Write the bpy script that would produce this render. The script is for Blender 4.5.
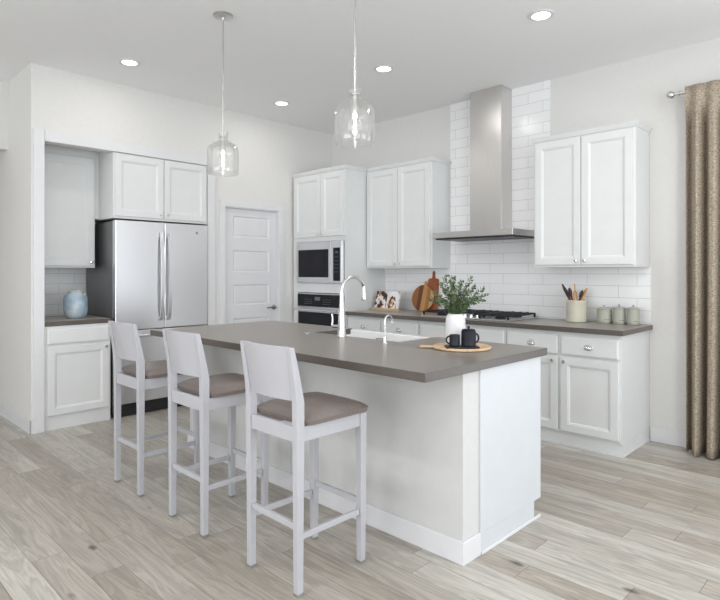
import bpy, bmesh, math, random
from mathutils import Vector, Matrix
random.seed(7)
PI = math.pi
SC = bpy.context.scene
COL = SC.collection
for o in list(bpy.data.objects): bpy.data.objects.remove(o)

# ---------------------------------------------------------------- camera
FPX = 561.5; ANG = math.radians(45.66)
cam_d = bpy.data.cameras.new('camera'); cam = bpy.data.objects.new('camera', cam_d); COL.objects.link(cam)
cam.location = (5.156, -4.776, 1.332)
cam.rotation_euler = (PI/2, 0, math.atan2(math.cos(ANG), math.sin(ANG)))
cam_d.sensor_fit = 'HORIZONTAL'; cam_d.sensor_width = 36; cam_d.lens = FPX/720*36
cam_d.shift_y = -(300-271.9)/720
cam_d.clip_start = .05; cam_d.clip_end = 100
SC.camera = cam

# ---------------------------------------------------------------- world, light, exposure
SC.view_settings.view_transform = 'Standard'; SC.view_settings.look = 'None'
SC.view_settings.gamma = 1; SC.view_settings.use_curve_mapping = False
SC.view_settings.exposure = 0.23
w = bpy.data.worlds.new('sky'); SC.world = w; w.use_nodes = True
bg = w.node_tree.nodes['Background']; bg.inputs[0].default_value = (.82, .91, 1, 1); bg.inputs[1].default_value = 1.0

def area(name, loc, rot, sx, sy, power, col=(1, 1, 1)):
    l = bpy.data.lights.new(name, 'AREA'); l.shape = 'RECTANGLE'; l.size = sx; l.size_y = sy
    l.energy = power; l.color = col
    o = bpy.data.objects.new(name, l); COL.objects.link(o); o.location = loc; o.rotation_euler = rot
    return o
# daylight standing in the window openings (outside the frame)
TILT = math.radians(24)   # tilt added to the window lamps to brighten the ceiling
area('daylight_right_a', (7.98, -2.2, 1.5), (0, PI/2+TILT, 0), 2.2, 2.2, 62, (.92, .965, 1))
area('daylight_right_b', (7.98, -5.6, 1.5), (0, PI/2+TILT, 0), 2.2, 2.6, 62, (.92, .965, 1))
area('daylight_patio', (5.6, -.03, 1.25), (-PI/2-TILT, 0, 0), 2.3, 2.3, 16, (.92, .96, 1))
area('daylight_front', (3.2, -8.97, 1.5), (PI/2+math.radians(42), 0, 0), 4.6, 2.3, 138, (.97, .985, 1))

# ---------------------------------------------------------------- materials
MATS = {}
def mat(name, col, rough=.5, metal=0., spec=.5, coat=0., emis=None, estr=0.):
    m = bpy.data.materials.new(name); m.use_nodes = True
    b = m.node_tree.nodes['Principled BSDF']
    b.inputs['Base Color'].default_value = (*col, 1); b.inputs['Roughness'].default_value = rough
    b.inputs['Metallic'].default_value = metal; b.inputs['Specular IOR Level'].default_value = spec
    b.inputs['Coat Weight'].default_value = coat
    if emis: b.inputs['Emission Color'].default_value = (*emis, 1); b.inputs['Emission Strength'].default_value = estr
    MATS[name] = m
    return m
def nt(m):
    t = m.node_tree; return t, t.nodes, t.links, t.nodes['Principled BSDF']
def node(t, typ, **kw):
    n = t.nodes.new(typ)
    for k, v in kw.items():
        if k.startswith('_'): setattr(n, k[1:], v)
        else: n.inputs[k].default_value = v
    return n
def coords(t, kind='Object', scale=(1, 1, 1), rot=(0, 0, 0), loc=(0, 0, 0)):
    if kind == 'World':
        g = t.nodes.new('ShaderNodeNewGeometry'); out = g.outputs['Position']
    else:
        g = t.nodes.new('ShaderNodeTexCoord'); out = g.outputs[kind]
    mp = t.nodes.new('ShaderNodeMapping'); mp.inputs['Scale'].default_value = scale
    mp.inputs['Rotation'].default_value = rot; mp.inputs['Location'].default_value = loc
    t.links.new(out, mp.inputs['Vector']); return mp.outputs['Vector']
def noisy(m, c1, c2, scale=8, sc=(1, 1, 1), detail=3, bump=0., lo=.3, hi=.7, kind='Object', dist=0.):
    t, N, L, b = nt(m); v = coords(t, kind, sc)
    n = node(t, 'ShaderNodeTexNoise', Scale=scale, Detail=detail, Distortion=dist); L.new(v, n.inputs['Vector'])
    r = t.nodes.new('ShaderNodeValToRGB'); r.color_ramp.elements[0].position = lo; r.color_ramp.elements[1].position = hi
    r.color_ramp.elements[0].color = (*c1, 1); r.color_ramp.elements[1].color = (*c2, 1)
    L.new(n.outputs['Fac'], r.inputs[0]); L.new(r.outputs[0], b.inputs['Base Color'])
    if bump:
        bp = node(t, 'ShaderNodeBump', Strength=bump, Distance=.002); L.new(n.outputs['Fac'], bp.inputs['Height'])
        L.new(bp.outputs[0], b.inputs['Normal'])
    return m

M_wall = noisy(mat('wall_paint', (.70, .68, .65), .8, spec=.25), (.735, .725, .708), (.755, .745, .728), 30)
M_ceil = noisy(mat('ceiling_paint', (.82, .82, .825), .9, spec=.2), (.90, .90, .905), (.915, .915, .92), 20)
M_island = noisy(mat('island_paint', (.62, .62, .615), .7, spec=.25), (.625, .623, .615), (.645, .643, .635), 20)  # wall paint darkened; shade on the knee wall is put into the colour
M_endp = noisy(mat('island_end_paint', (.7, .72, .74), .45), (.63, .65, .675), (.645, .665, .69), 12)  # trim white darkened; light level of the end panel is put into the colour
M_trim = noisy(mat('trim_paint', (.80, .80, .80), .4), (.735, .735, .75), (.755, .755, .77), 12)
M_cab = noisy(mat('cabinet_paint', (.78, .79, .78), .38), (.735, .745, .745), (.755, .765, .765), 9)
M_door = noisy(mat('door_paint', (.78, .78, .80), .4), (.735, .735, .755), (.755, .755, .775), 9)
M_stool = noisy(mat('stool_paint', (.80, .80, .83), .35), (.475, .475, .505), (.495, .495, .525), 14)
M_count = noisy(mat('quartz', (.2, .18, .17), .30, spec=.6), (.094, .080, .070), (.115, .098, .086), 60, detail=6); M_count.node_tree.nodes['Principled BSDF'].inputs['Sheen Weight'].default_value = .28; M_count.node_tree.nodes['Principled BSDF'].inputs['Sheen Roughness'].default_value = .25; M_count.node_tree.nodes['Principled BSDF'].inputs['Sheen Tint'].default_value = (1, .90, .80, 1)
M_dark = mat('dark_gap', (.02, .02, .02), .7)
M_chrome = noisy(mat('chrome', (.8, .8, .8), .12, 1), (.78, .78, .78), (.84, .84, .85), 5)
M_faucet = noisy(mat('bright_nickel', (.75, .75, .75), .24, 1), (.74, .74, .74), (.80, .80, .80), 5)
M_nickel = noisy(mat('satin_nickel', (.6, .59, .57), .3, 1), (.58, .57, .55), (.66, .65, .63), 9)
M_dknick = noisy(mat('dark_nickel', (.32, .31, .30), .3, 1), (.30, .29, .28), (.38, .37, .36), 9)
M_glassblk = noisy(mat('black_glass', (.012, .012, .016), .06, spec=.22), (.010, .010, .014), (.016, .016, .020), 3)
M_blkplas = mat('black_plastic', (.02, .02, .022), .4)
M_iron = noisy(mat('cast_iron', (.02, .02, .022), .55, spec=.3), (.014, .014, .016), (.035, .035, .04), 40, bump=.3)
M_blkcer = noisy(mat('black_ceramic', (.012, .013, .02), .5, spec=.3), (.010, .011, .018), (.022, .023, .032), 20)
M_ceram = noisy(mat('white_ceramic', (.86, .86, .86), .22), (.85, .85, .86), (.88, .88, .89), 5)
M_sink = noisy(mat('fireclay', (.88, .88, .88), .12), (.87, .87, .87), (.90, .90, .90), 5)
M_vase = noisy(mat('vase_glaze', (.84, .83, .85), .35), (.74, .735, .75), (.79, .785, .80), 5)
M_lens = mat('lamp_lens', (1, 1, 1), .5, emis=(1, .98, .95), estr=6)
M_bulb = mat('bulb_glow', (1, 1, 1), .4, emis=(1, .96, .9), estr=9)
M_side = noisy(mat('fridge_side', (.16, .16, .165), .32, .6), (.15, .15, .155), (.18, .18, .185), 6)
M_rub = mat('rubber', (.25, .24, .23), .8)

def steel(name, base, rough, sc):
    m = mat(name, base, rough, 1.0); t, N, L, b = nt(m)
    v = coords(t, 'Object', sc); n = node(t, 'ShaderNodeTexNoise', Scale=6, Detail=4); L.new(v, n.inputs['Vector'])
    mr = node(t, 'ShaderNodeMapRange'); mr.inputs['To Min'].default_value = rough-.05; mr.inputs['To Max'].default_value = rough+.08
    L.new(n.outputs['Fac'], mr.inputs['Value']); L.new(mr.outputs[0], b.inputs['Roughness'])
    bp = node(t, 'ShaderNodeBump', Strength=.04, Distance=.001); L.new(n.outputs['Fac'], bp.inputs['Height']); L.new(bp.outputs[0], b.inputs['Normal'])
    return m
M_steel = steel('stainless_steel', (.74, .74, .76), .30, (1, 1, 60))
M_steelv = steel('stainless_steel_hood', (.68, .665, .65), .28, (60, 60, 1))

# tile: long white subway tile with slightly wavy glaze
def tile_mat(name, plane):
    m = mat(name, (.8, .8, .82), .2); t, N, L, b = nt(m)
    g = t.nodes.new('ShaderNodeNewGeometry'); sp = t.nodes.new('ShaderNodeSeparateXYZ'); L.new(g.outputs['Position'], sp.inputs[0])
    cb = t.nodes.new('ShaderNodeCombineXYZ')
    L.new(sp.outputs['X' if plane == 'xz' else 'Y'], cb.inputs['X'])
    ad = node(t, 'ShaderNodeMath', _operation='SUBTRACT'); ad.inputs[1].default_value = .926-.0975*10
    L.new(sp.outputs['Z'], ad.inputs[0]); L.new(ad.outputs[0], cb.inputs['Y'])
    br = node(t, 'ShaderNodeTexBrick', Scale=1.0); br.offset = .36; br.offset_frequency = 2
    br.inputs['Brick Width'].default_value = .40; br.inputs['Row Height'].default_value = .0975
    br.inputs['Mortar Size'].default_value = .0016; br.inputs['Mortar Smooth'].default_value = .3
    br.inputs['Color1'].default_value = (.90, .90, .905, 1); br.inputs['Color2'].default_value = (.93, .93, .935, 1)
    br.inputs['Mortar'].default_value = (.52, .52, .53, 1)
    L.new(cb.outputs[0], br.inputs['Vector']); L.new(br.outputs['Color'], b.inputs['Base Color'])
    n = node(t, 'ShaderNodeTexNoise', Scale=14, Detail=1); L.new(cb.outputs[0], n.inputs['Vector'])
    m1 = node(t, 'ShaderNodeMath', _operation='MULTIPLY'); m1.inputs[1].default_value = -1; L.new(br.outputs['Fac'], m1.inputs[0])
    m2 = node(t, 'ShaderNodeMath', _operation='MULTIPLY_ADD'); m2.inputs[1].default_value = .5; L.new(n.outputs['Fac'], m2.inputs[0]); L.new(m1.outputs[0], m2.inputs[2])
    bp = node(t, 'ShaderNodeBump', Strength=.5, Distance=.002); L.new(m2.outputs[0], bp.inputs['Height']); L.new(bp.outputs[0], b.inputs['Normal'])
    return m
M_tile = tile_mat('subway_tile', 'xz'); M_tile2 = tile_mat('subway_tile_alcove', 'yz')

# floor: oak planks along x
def floor_mat():
    m = mat('oak_planks', (.5, .46, .42), .36, spec=.4); t, N, L, b = nt(m)
    g0 = t.nodes.new('ShaderNodeNewGeometry'); s0_ = t.nodes.new('ShaderNodeSeparateXYZ'); L.new(g0.outputs['Position'], s0_.inputs[0])
    yy = node(t, 'ShaderNodeMath', _operation='ADD'); yy.inputs[1].default_value = 3.845+.143*60; L.new(s0_.outputs['Y'], yy.inputs[0])
    dv = node(t, 'ShaderNodeMath', _operation='DIVIDE'); dv.inputs[1].default_value = .143; L.new(yy.outputs[0], dv.inputs[0])
    fl = node(t, 'ShaderNodeMath', _operation='FLOOR'); L.new(dv.outputs[0], fl.inputs[0])
    wn = node(t, 'ShaderNodeTexWhiteNoise', _noise_dimensions='1D'); L.new(fl.outputs[0], wn.inputs['W'])
    xx = node(t, 'ShaderNodeMath', _operation='MULTIPLY_ADD'); xx.inputs[1].default_value = 1.35; L.new(wn.outputs['Value'], xx.inputs[0]); L.new(s0_.outputs['X'], xx.inputs[2])
    cc = t.nodes.new('ShaderNodeCombineXYZ'); L.new(xx.outputs[0], cc.inputs[0]); L.new(yy.outputs[0], cc.inputs[1]); v = cc.outputs[0]
    br = node(t, 'ShaderNodeTexBrick', Scale=1.0); br.offset = 0
    br.inputs['Brick Width'].default_value = 1.35; br.inputs['Row Height'].default_value = .143
    br.inputs['Mortar Size'].default_value = .0012; br.inputs['Mortar Smooth'].default_value = .1; br.inputs['Bias'].default_value = 0
    br.inputs['Color1'].default_value = (0, 0, 0, 1); br.inputs['Color2'].default_value = (1, 1, 1, 1); br.inputs['Mortar'].default_value = (0, 0, 0, 1)
    L.new(v, br.inputs['Vector'])
    # per plank value
    sep = t.nodes.new('ShaderNodeSeparateColor'); L.new(br.outputs['Color'], sep.inputs[0])
    # grain: stretched along x, shifted per plank
    off = node(t, 'ShaderNodeVectorMath', _operation='SCALE'); off.inputs['Scale'].default_value = 37
    cbx = t.nodes.new('ShaderNodeCombineXYZ'); L.new(sep.outputs[0], cbx.inputs[0]); L.new(sep.outputs[0], cbx.inputs[1]); L.new(cbx.outputs[0], off.inputs[0])
    add = node(t, 'ShaderNodeVectorMath', _operation='ADD'); L.new(v, add.inputs[0]); L.new(off.outputs[0], add.inputs[1])
    mp = t.nodes.new('ShaderNodeMapping'); mp.inputs['Scale'].default_value = (.9, 8, 1); L.new(add.outputs[0], mp.inputs[0])
    g1 = node(t, 'ShaderNodeTexNoise', Scale=1.5, Detail=4, Distortion=.8); L.new(mp.outputs[0], g1.inputs['Vector'])
    mp2 = t.nodes.new('ShaderNodeMapping'); mp2.inputs['Scale'].default_value = (5, 120, 1); L.new(add.outputs[0], mp2.inputs[0])
    g2 = node(t, 'ShaderNodeTexNoise', Scale=1, Detail=3); L.new(mp2.outputs[0], g2.inputs['Vector'])
    # cathedral rings
    sn = node(t, 'ShaderNodeMath', _operation='MULTIPLY'); sn.inputs[1].default_value = 48; L.new(g1.outputs['Fac'], sn.inputs[0])
    sn2 = node(t, 'ShaderNodeMath', _operation='SINE'); L.new(sn.outputs[0], sn2.inputs[0])
    plank = t.nodes.new('ShaderNodeValToRGB'); cr = plank.color_ramp
    cr.elements[0].color = (.37, .328, .278, 1); cr.elements[1].color = (.545, .52, .47, 1)
    e = cr.elements.new(.5); e.color = (.455, .424, .376, 1)
    L.new(sep.outputs[0], plank.inputs[0])
    def mul(cin, fac_sock, lo, hi, frm=(0, 1)):
        r = node(t, 'ShaderNodeMapRange'); r.inputs['From Min'].default_value = frm[0]; r.inputs['From Max'].default_value = frm[1]
        r.inputs['To Min'].default_value = lo; r.inputs['To Max'].default_value = hi; L.new(fac_sock, r.inputs['Value'])
        mx = node(t, 'ShaderNodeMix', _data_type='RGBA', _blend_type='MULTIPLY'); mx.inputs[0].default_value = 1
        L.new(cin, mx.inputs[6]); L.new(r.outputs[0], mx.inputs[7]); return mx.outputs[2]
    c = mul(plank.outputs[0], g1.outputs['Fac'], .86, 1.12, (.3, .7))
    c = mul(c, sn2.outputs[0], .86, 1.06, (-1, 1))
    c = mul(c, g2.outputs['Fac'], .88, 1.08, (.3, .7))
    # knots
    mpk = t.nodes.new('ShaderNodeMapping'); mpk.inputs['Scale'].default_value = (1.3, 2.6, 1); L.new(v, mpk.inputs[0])
    vo = node(t, 'ShaderNodeTexVoronoi', Scale=1.05, Randomness=1); L.new(mpk.outputs[0], vo.inputs['Vector'])
    nk = node(t, 'ShaderNodeTexNoise', Scale=30, Detail=3); L.new(v, nk.inputs['Vector'])
    ka = node(t, 'ShaderNodeMath', _operation='MULTIPLY_ADD'); ka.inputs[1].default_value = .05; L.new(nk.outputs['Fac'], ka.inputs[0]); L.new(vo.outputs['Distance'], ka.inputs[2])
    c = mul(c, ka.outputs[0], .28, 1, (.045, .085))
    c = mul(c, br.outputs['Fac'], 1, .50)
    L.new(c, b.inputs['Base Color'])
    rr = node(t, 'ShaderNodeMapRange'); rr.inputs['To Min'].default_value = .28; rr.inputs['To Max'].default_value = .46
    L.new(g2.outputs['Fac'], rr.inputs['Value']); L.new(rr.outputs[0], b.inputs['Roughness'])
    hm = node(t, 'ShaderNodeMath', _operation='MULTIPLY_ADD'); hm.inputs[1].default_value = -1.5; L.new(br.outputs['Fac'], hm.inputs[0]); L.new(g2.outputs['Fac'], hm.inputs[2])
    bp = node(t, 'ShaderNodeBump', Strength=.25, Distance=.001); L.new(hm.outputs[0], bp.inputs['Height']); L.new(bp.outputs[0], b.inputs['Normal'])
    return m
M_floor = floor_mat()

def wood(name, c1, c2, sc=(3, 30, 30), rough=.45, stripes=None):
    m = mat(name, c1, rough); noisy(m, c1, c2, 1.2, sc, 5, dist=1.0); return m
M_maple = wood('maple', (.62, .40, .22), (.80, .60, .38), (30, 4, 30))
M_walnut = wood('acacia', (.25, .065, .022), (.40, .12, .04), (40, 40, 4))
M_ebony = wood('dark_wood', (.025, .014, .012), (.07, .03, .025), (40, 40, 5))
M_beech = wood('beech', (.50, .26, .10), (.66, .40, .18), (40, 40, 5))
M_stand = wood('pine', (.56, .40, .24), (.70, .53, .35), (4, 40, 40))
def striped_wood():
    m = mat('striped_acacia', (.4, .2, .08), .4); t, N, L, b = nt(m)
    v = coords(t, 'Object'); sp = t.nodes.new('ShaderNodeSeparateXYZ'); L.new(v, sp.inputs[0])
    r = t.nodes.new('ShaderNodeValToRGB'); r.color_ramp.interpolation = 'CONSTANT'; E = r.color_ramp.elements
    E[0].color = (.33, .12, .035, 1)
    E[1].position = .30; E[1].color = (.13, .04, .015, 1)
    for p, c in ((.47, (.50, .25, .085)), (.66, (.36, .15, .04)), (.82, (.56, .33, .14))):
        e = E.new(p); e.color = (*c, 1)
    mr = node(t, 'ShaderNodeMapRange'); mr.inputs['From Min'].default_value = -.15; mr.inputs['From Max'].default_value = .15
    L.new(sp.outputs['X'], mr.inputs['Value']); L.new(mr.outputs[0], r.inputs[0])
    v2 = coords(t, 'Object', (60, 10, 5)); n = node(t, 'ShaderNodeTexNoise', Scale=1, Detail=4); L.new(v2, n.inputs['Vector'])
    m2 = node(t, 'ShaderNodeMapRange'); m2.inputs['To Min'].default_value = .75; m2.inputs['To Max'].default_value = 1.3; L.new(n.outputs['Fac'], m2.inputs['Value'])
    mx = node(t, 'ShaderNodeMix', _data_type='RGBA', _blend_type='MULTIPLY'); mx.inputs[0].default_value = 1
    L.new(r.outputs[0], mx.inputs[6]); L.new(m2.outputs[0], mx.inputs[7]); L.new(mx.outputs[2], b.inputs['Base Color'])
    return m
M_stripe = striped_wood()
M_seat = noisy(mat('seat_leather', (.25, .2, .18), .38), (.175, .145, .132), (.21, .175, .16), 90, bump=.15)
M_crock = noisy(mat('cream_stoneware', (.66, .63, .53), .3), (.69, .655, .53), (.76, .725, .60), 12)
M_can = noisy(mat('sage_stoneware', (.45, .45, .39), .35), (.36, .36, .305), (.42, .42, .36), 14)
M_jar = noisy(mat('blue_glaze', (.4, .5, .6), .25), (.30, .44, .58), (.62, .68, .70), 9, lo=.35, hi=.65)
M_jarl = noisy(mat('pale_glaze', (.55, .56, .52), .35), (.45, .48, .47), (.64, .63, .57), 16)
M_leaf = noisy(mat('leaf_green', (.12, .19, .08), .5), (.06, .105, .045), (.19, .26, .13), 30)
M_stem = mat('stem_green', (.16, .17, .07), .6)
M_page = mat('page', (.8, .8, .8), .5)
def photo_page(name, seed, bias):
    m = mat(name, (.8, .8, .82), .4); t, N, L, b = nt(m)
    v = coords(t, 'Object', (1, 1, 1), loc=(seed, 0, seed))
    n = node(t, 'ShaderNodeTexNoise', Scale=15, Detail=2, Distortion=.6); L.new(v, n.inputs['Vector'])
    r = t.nodes.new('ShaderNodeValToRGB'); E = r.color_ramp.elements
    E[0].position = bias; E[0].color = (.03, .015, .015, 1); E[1].position = bias+.10; E[1].color = (.80, .80, .84, 1)
    for p, c in ((bias+.03, (.30, .10, .03)), (bias+.06, (.62, .36, .16))):
        e = E.new(p); e.color = (*c, 1)
    L.new(n.outputs['Fac'], r.inputs[0]); L.new(r.outputs[0], b.inputs['Base Color']); return m
M_pg1 = photo_page('food_photo_page', 3.3, .47); M_pg2 = photo_page('recipe_page', 8.1, .40)
def curtain_mat():
    m = mat('woven_linen', (.36, .29, .22), .9, spec=.1); t, N, L, b = nt(m)
    v = coords(t, 'World', (60, 60, 220)); n = node(t, 'ShaderNodeTexNoise', Scale=1, Detail=3); L.new(v, n.inputs['Vector'])
    v2 = coords(t, 'World', (420, 420, 130)); n2 = node(t, 'ShaderNodeTexNoise', Scale=1, Detail=2); L.new(v2, n2.inputs['Vector'])
    ad = node(t, 'ShaderNodeMath', _operation='ADD'); L.new(n.outputs['Fac'], ad.inputs[0]); L.new(n2.outputs['Fac'], ad.inputs[1])
    mr = node(t, 'ShaderNodeMapRange'); mr.inputs['From Min'].default_value = .7; mr.inputs['From Max'].default_value = 1.3; L.new(ad.outputs[0], mr.inputs['Value'])
    r = t.nodes.new('ShaderNodeValToRGB'); r.color_ramp.elements[0].color = (.14, .105, .075, 1); r.color_ramp.elements[1].color = (.60, .52, .42, 1)
    L.new(mr.outputs[0], r.inputs[0]); L.new(r.outputs[0], b.inputs['Base Color'])
    bp = node(t, 'ShaderNodeBump', Strength=.4, Distance=.002); L.new(mr.outputs[0], bp.inputs['Height']); L.new(bp.outputs[0], b.inputs['Normal'])
    return m
M_curt = curtain_mat()
def thin_glass():
    m = bpy.data.materials.new('clear_glass'); m.use_nodes = True; t = m.node_tree
    for n in list(t.nodes): t.nodes.remove(n)
    out = t.nodes.new('ShaderNodeOutputMaterial'); mx = t.nodes.new('ShaderNodeMixShader')
    tr = t.nodes.new('ShaderNodeBsdfTransparent'); tr.inputs[0].default_value = (.99, .99, .99, 1)
    gl = t.nodes.new('ShaderNodeBsdfGlossy'); gl.inputs['Roughness'].default_value = .04
    lw = t.nodes.new('ShaderNodeLayerWeight'); lw.inputs[0].default_value = .32
    mr = t.nodes.new('ShaderNodeMapRange'); mr.inputs['To Min'].default_value = .03; mr.inputs['To Max'].default_value = .32
    t.links.new(lw.outputs['Fresnel'], mr.inputs[0]); t.links.new(mr.outputs[0], mx.inputs[0])
    df = t.nodes.new('ShaderNodeBsdfTranslucent'); df.inputs[0].default_value = (.95, .95, .95, 1); m0 = t.nodes.new('ShaderNodeMixShader'); m0.inputs[0].default_value = .07
    t.links.new(tr.outputs[0], m0.inputs[1]); t.links.new(df.outputs[0], m0.inputs[2]); t.links.new(m0.outputs[0], mx.inputs[1]); t.links.new(gl.outputs[0], mx.inputs[2]); t.links.new(mx.outputs[0], out.inputs[0])
    return m
M_glass = thin_glass()

# ---------------------------------------------------------------- mesh helpers
class MB:
    def __init__(s): s.bm = bmesh.new(); s.sm = False
    def box(s, x0, y0, z0, x1, y1, z1, bev=0., seg=2, M=None):
        b = bmesh.new(); bmesh.ops.create_cube(b, size=1)
        bmesh.ops.scale(b, vec=(abs(x1-x0), abs(y1-y0), abs(z1-z0)), verts=b.verts)
        if bev: bmesh.ops.bevel(b, geom=list(b.edges), offset=bev, segments=seg, profile=.5, affect='EDGES')
        bmesh.ops.translate(b, vec=((x0+x1)/2, (y0+y1)/2, (z0+z1)/2), verts=b.verts)
        if M is not None: bmesh.ops.transform(b, matrix=M, verts=b.verts)
        s._merge(b); return s
    def _merge(s, b):
        me = bpy.data.meshes.new('t'); b.to_mesh(me); b.free(); s.bm.from_mesh(me); bpy.data.meshes.remove(me)
    def tube(s, pts, rad, seg=16, cap=True, flat=1.0):
        pts = [Vector(p) for p in pts]; n = len(pts)
        if not hasattr(rad, '__len__'): rad = [rad]*n
        up = None; rings = []
        for i, p in enumerate(pts):
            d = (pts[min(i+1, n-1)]-pts[max(i-1, 0)]).normalized()
            if up is None:
                up = Vector((0, 0, 1)) if abs(d.z) < .9 else Vector((1, 0, 0))
            side = d.cross(up).normalized(); up = side.cross(d).normalized()
            rings.append([s.bm.verts.new(p+(side*math.cos(2*PI*k/seg)+up*math.sin(2*PI*k/seg)*flat)*rad[i]) for k in range(seg)])
        for a, b in zip(rings, rings[1:]):
            for k in range(seg): s.bm.faces.new((a[k], a[(k+1) % seg], b[(k+1) % seg], b[k]))
        if cap: s.bm.faces.new(rings[0][::-1]); s.bm.faces.new(rings[-1])
        s.sm = True; return s
    def lathe(s, prof, c=(0, 0, 0), seg=32, M=None):
        vs = []; nv = []
        for r, z in prof:
            if r < 1e-5: v = s.bm.verts.new((c[0], c[1], c[2]+z)); vs.append([v]); nv.append(v)
            else:
                ring = [s.bm.verts.new((c[0]+r*math.cos(2*PI*k/seg), c[1]+r*math.sin(2*PI*k/seg), c[2]+z)) for k in range(seg)]
                vs.append(ring); nv += ring
        for a, b in zip(vs, vs[1:]):
            for k in range(seg):
                q = [a[k % len(a)], a[(k+1) % len(a)], b[(k+1) % len(b)], b[k % len(b)]]
                u = []
                for v in q:
                    if v not in u: u.append(v)
                if len(u) > 2: s.bm.faces.new(u)
        if M is not None: bmesh.ops.transform(s.bm, matrix=M, verts=nv)
        s.sm = True; return s
    def prism(s, poly, z0, z1, bev=0., M=None):
        b = bmesh.new(); vs = [b.verts.new((x, y, z0)) for x, y in poly]; f = b.faces.new(vs)
        r = bmesh.ops.extrude_face_region(b, geom=[f])
        bmesh.ops.translate(b, vec=(0, 0, z1-z0), verts=[v for v in r['geom'] if isinstance(v, bmesh.types.BMVert)])
        bmesh.ops.recalc_face_normals(b, faces=b.faces)
        if bev: bmesh.ops.bevel(b, geom=list(b.edges), offset=bev, segments=2, profile=.5, affect='EDGES')
        if M is not None: bmesh.ops.transform(b, matrix=M, verts=b.verts)
        s._merge(b); return s
    def rings(s, x0, z0, x1, z1, spec, closeback=True):
        """concentric rectangles in an xz plane: spec = [(inset, y)], first is the back"""
        R = []
        for i, y in spec:
            R.append([s.bm.verts.new(p) for p in ((x0+i, y, z0+i), (x1-i, y, z0+i), (x1-i, y, z1-i), (x0+i, y, z1-i))])
        for a, b in zip(R, R[1:]):
            for k in range(4): s.bm.faces.new((a[k], a[(k+1) % 4], b[(k+1) % 4], b[k]))
        s.bm.faces.new(R[-1])
        if closeback: s.bm.faces.new(R[0][::-1])
        return s
    def build(s, name, m, parent=None, smooth=None, loc=None):
        me = bpy.data.meshes.new(name); bmesh.ops.recalc_face_normals(s.bm, faces=s.bm.faces)
        s.bm.to_mesh(me); s.bm.free(); me.materials.append(m)
        if s.sm if smooth is None else smooth:
            me.shade_smooth(); me.set_sharp_from_angle(angle=math.radians(38))
        o = bpy.data.objects.new(name, me); COL.objects.link(o)
        if parent is not None: o.parent = parent
        if loc is not None: o.location = loc
        return o
def tag(o, label, cat, group=None, kind=None):
    if label: o['label'] = label
    if cat: o['category'] = cat
    if group: o['group'] = group
    if kind: o['kind'] = kind
    return o
def thing(name, label, cat, loc=(0, 0, 0), rz=0., group=None):
    o = bpy.data.objects.new(name, None); COL.objects.link(o); o.empty_display_size = .1
    o.location = loc; o.rotation_euler = (0, 0, rz); return tag(o, label, cat, group)
def struct(o, label=None, cat=None):
    o['kind'] = 'structure'
    if label: o['label'] = label
    o['category'] = cat or o.name.split('_')[0]
    return o
def dup(o, loc=None, label=None, parent=None):
    c = o.copy(); COL.objects.link(c)
    if parent is not None: c.parent = parent
    if loc is not None: c.location = loc
    if label: c['label'] = label
    for ch in list(o.children): dup(ch, parent=c)
    return c
H = 3.048
YL = -3.366          # corner of the left wall
XR = 8.0; YF = -9.0; XH = -3.0

# ---------------------------------------------------------------- structure
struct(MB().box(XH, YF, -.06, XR, 0, 0).build('floor', M_floor), 'pale greige oak plank floor with scattered dark knots')
struct(MB().box(XH, YF, H, XR, 0, H+.06).build('ceiling', M_ceil), 'smooth flat off-white ceiling')
# wall behind the range hood, patio door opening right of the curtain
m = MB(); m.box(XH, 0, 0, 4.45, .12, H); m.box(4.45, 0, 2.5, 6.75, .12, H); m.box(6.75, 0, 0, XR, .12, H)
struct(m.build('wall_back', M_wall), 'pale greige wall behind the range hood')
# left wall with the fridge alcove and pantry door opening
m = MB()
m.box(-.10, -.834, 0, 0, 0, H); m.box(-.10, -1.54, 2.024, 0, -.834, H); m.box(-.10, -1.75, 0, 0, -1.54, H)
m.box(-.10, -3.27, 2.423, 0, -1.75, H); m.box(XH, YL, 0, 0, -3.27, H)
m.box(-.78, -3.27, 0, -.68, -1.65, H); m.box(-.68, -1.75, 0, -.10, -1.65, H); m.box(-.68, -3.27, 2.56, -.10, -1.75, 2.60)
struct(m.build('wall_left', M_wall), 'pale greige wall with the fridge alcove and pantry door')
m = MB().box(-.80, YF, 2.44, -.68, YL, H); struct(m.build('trim_1', M_wall), 'dropped wall header over the hallway opening at far left', 'header')
struct(MB().box(XH-.1, YF, 0, XH, 0, H).build('wall_hall', M_wall), 'hallway wall')
m = MB(); m.box(XR, -9, 0, XR+.1, 0, .4); m.box(XR, -9, 2.6, XR+.1, 0, H)
for a, b in ((-1.1, 0), (-4.3, -3.3), (-9, -6.9)): m.box(XR, a, .4, XR+.1, b, 2.6)
struct(m.build('wall_right', M_wall), 'right wall with two wide windows')
m = MB(); m.box(XH, YF-.1, 0, .9, YF, H); m.box(5.5, YF-.1, 0, XR, YF, H); m.box(.9, YF-.1, 0, 5.5, YF, .35); m.box(.9, YF-.1, 2.65, 5.5, YF, H)
struct(m.build('wall_front', M_wall), 'wall behind the camera with a wide window')
def winframe(name, fn):
    m = MB(); fn(m); struct(m.build(name, M_trim), 'white window frame', 'window')
winframe('window_1', lambda m: [m.box(XR+.02, -3.3, z, XR+.08, -1.1, z+.06) for z in (.4, 2.54)]+[m.box(XR+.02, y, .4, XR+.08, y+.06, 2.6) for y in (-3.3, -2.23, -1.16)])
winframe('window_2', lambda m: [m.box(XR+.02, -6.9, z, XR+.08, -4.3, z+.06) for z in (.4, 2.54)]+[m.box(XR+.02, y, .4, XR+.08, y+.06, 2.6) for y in (-6.9, -5.63, -4.36)])
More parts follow.
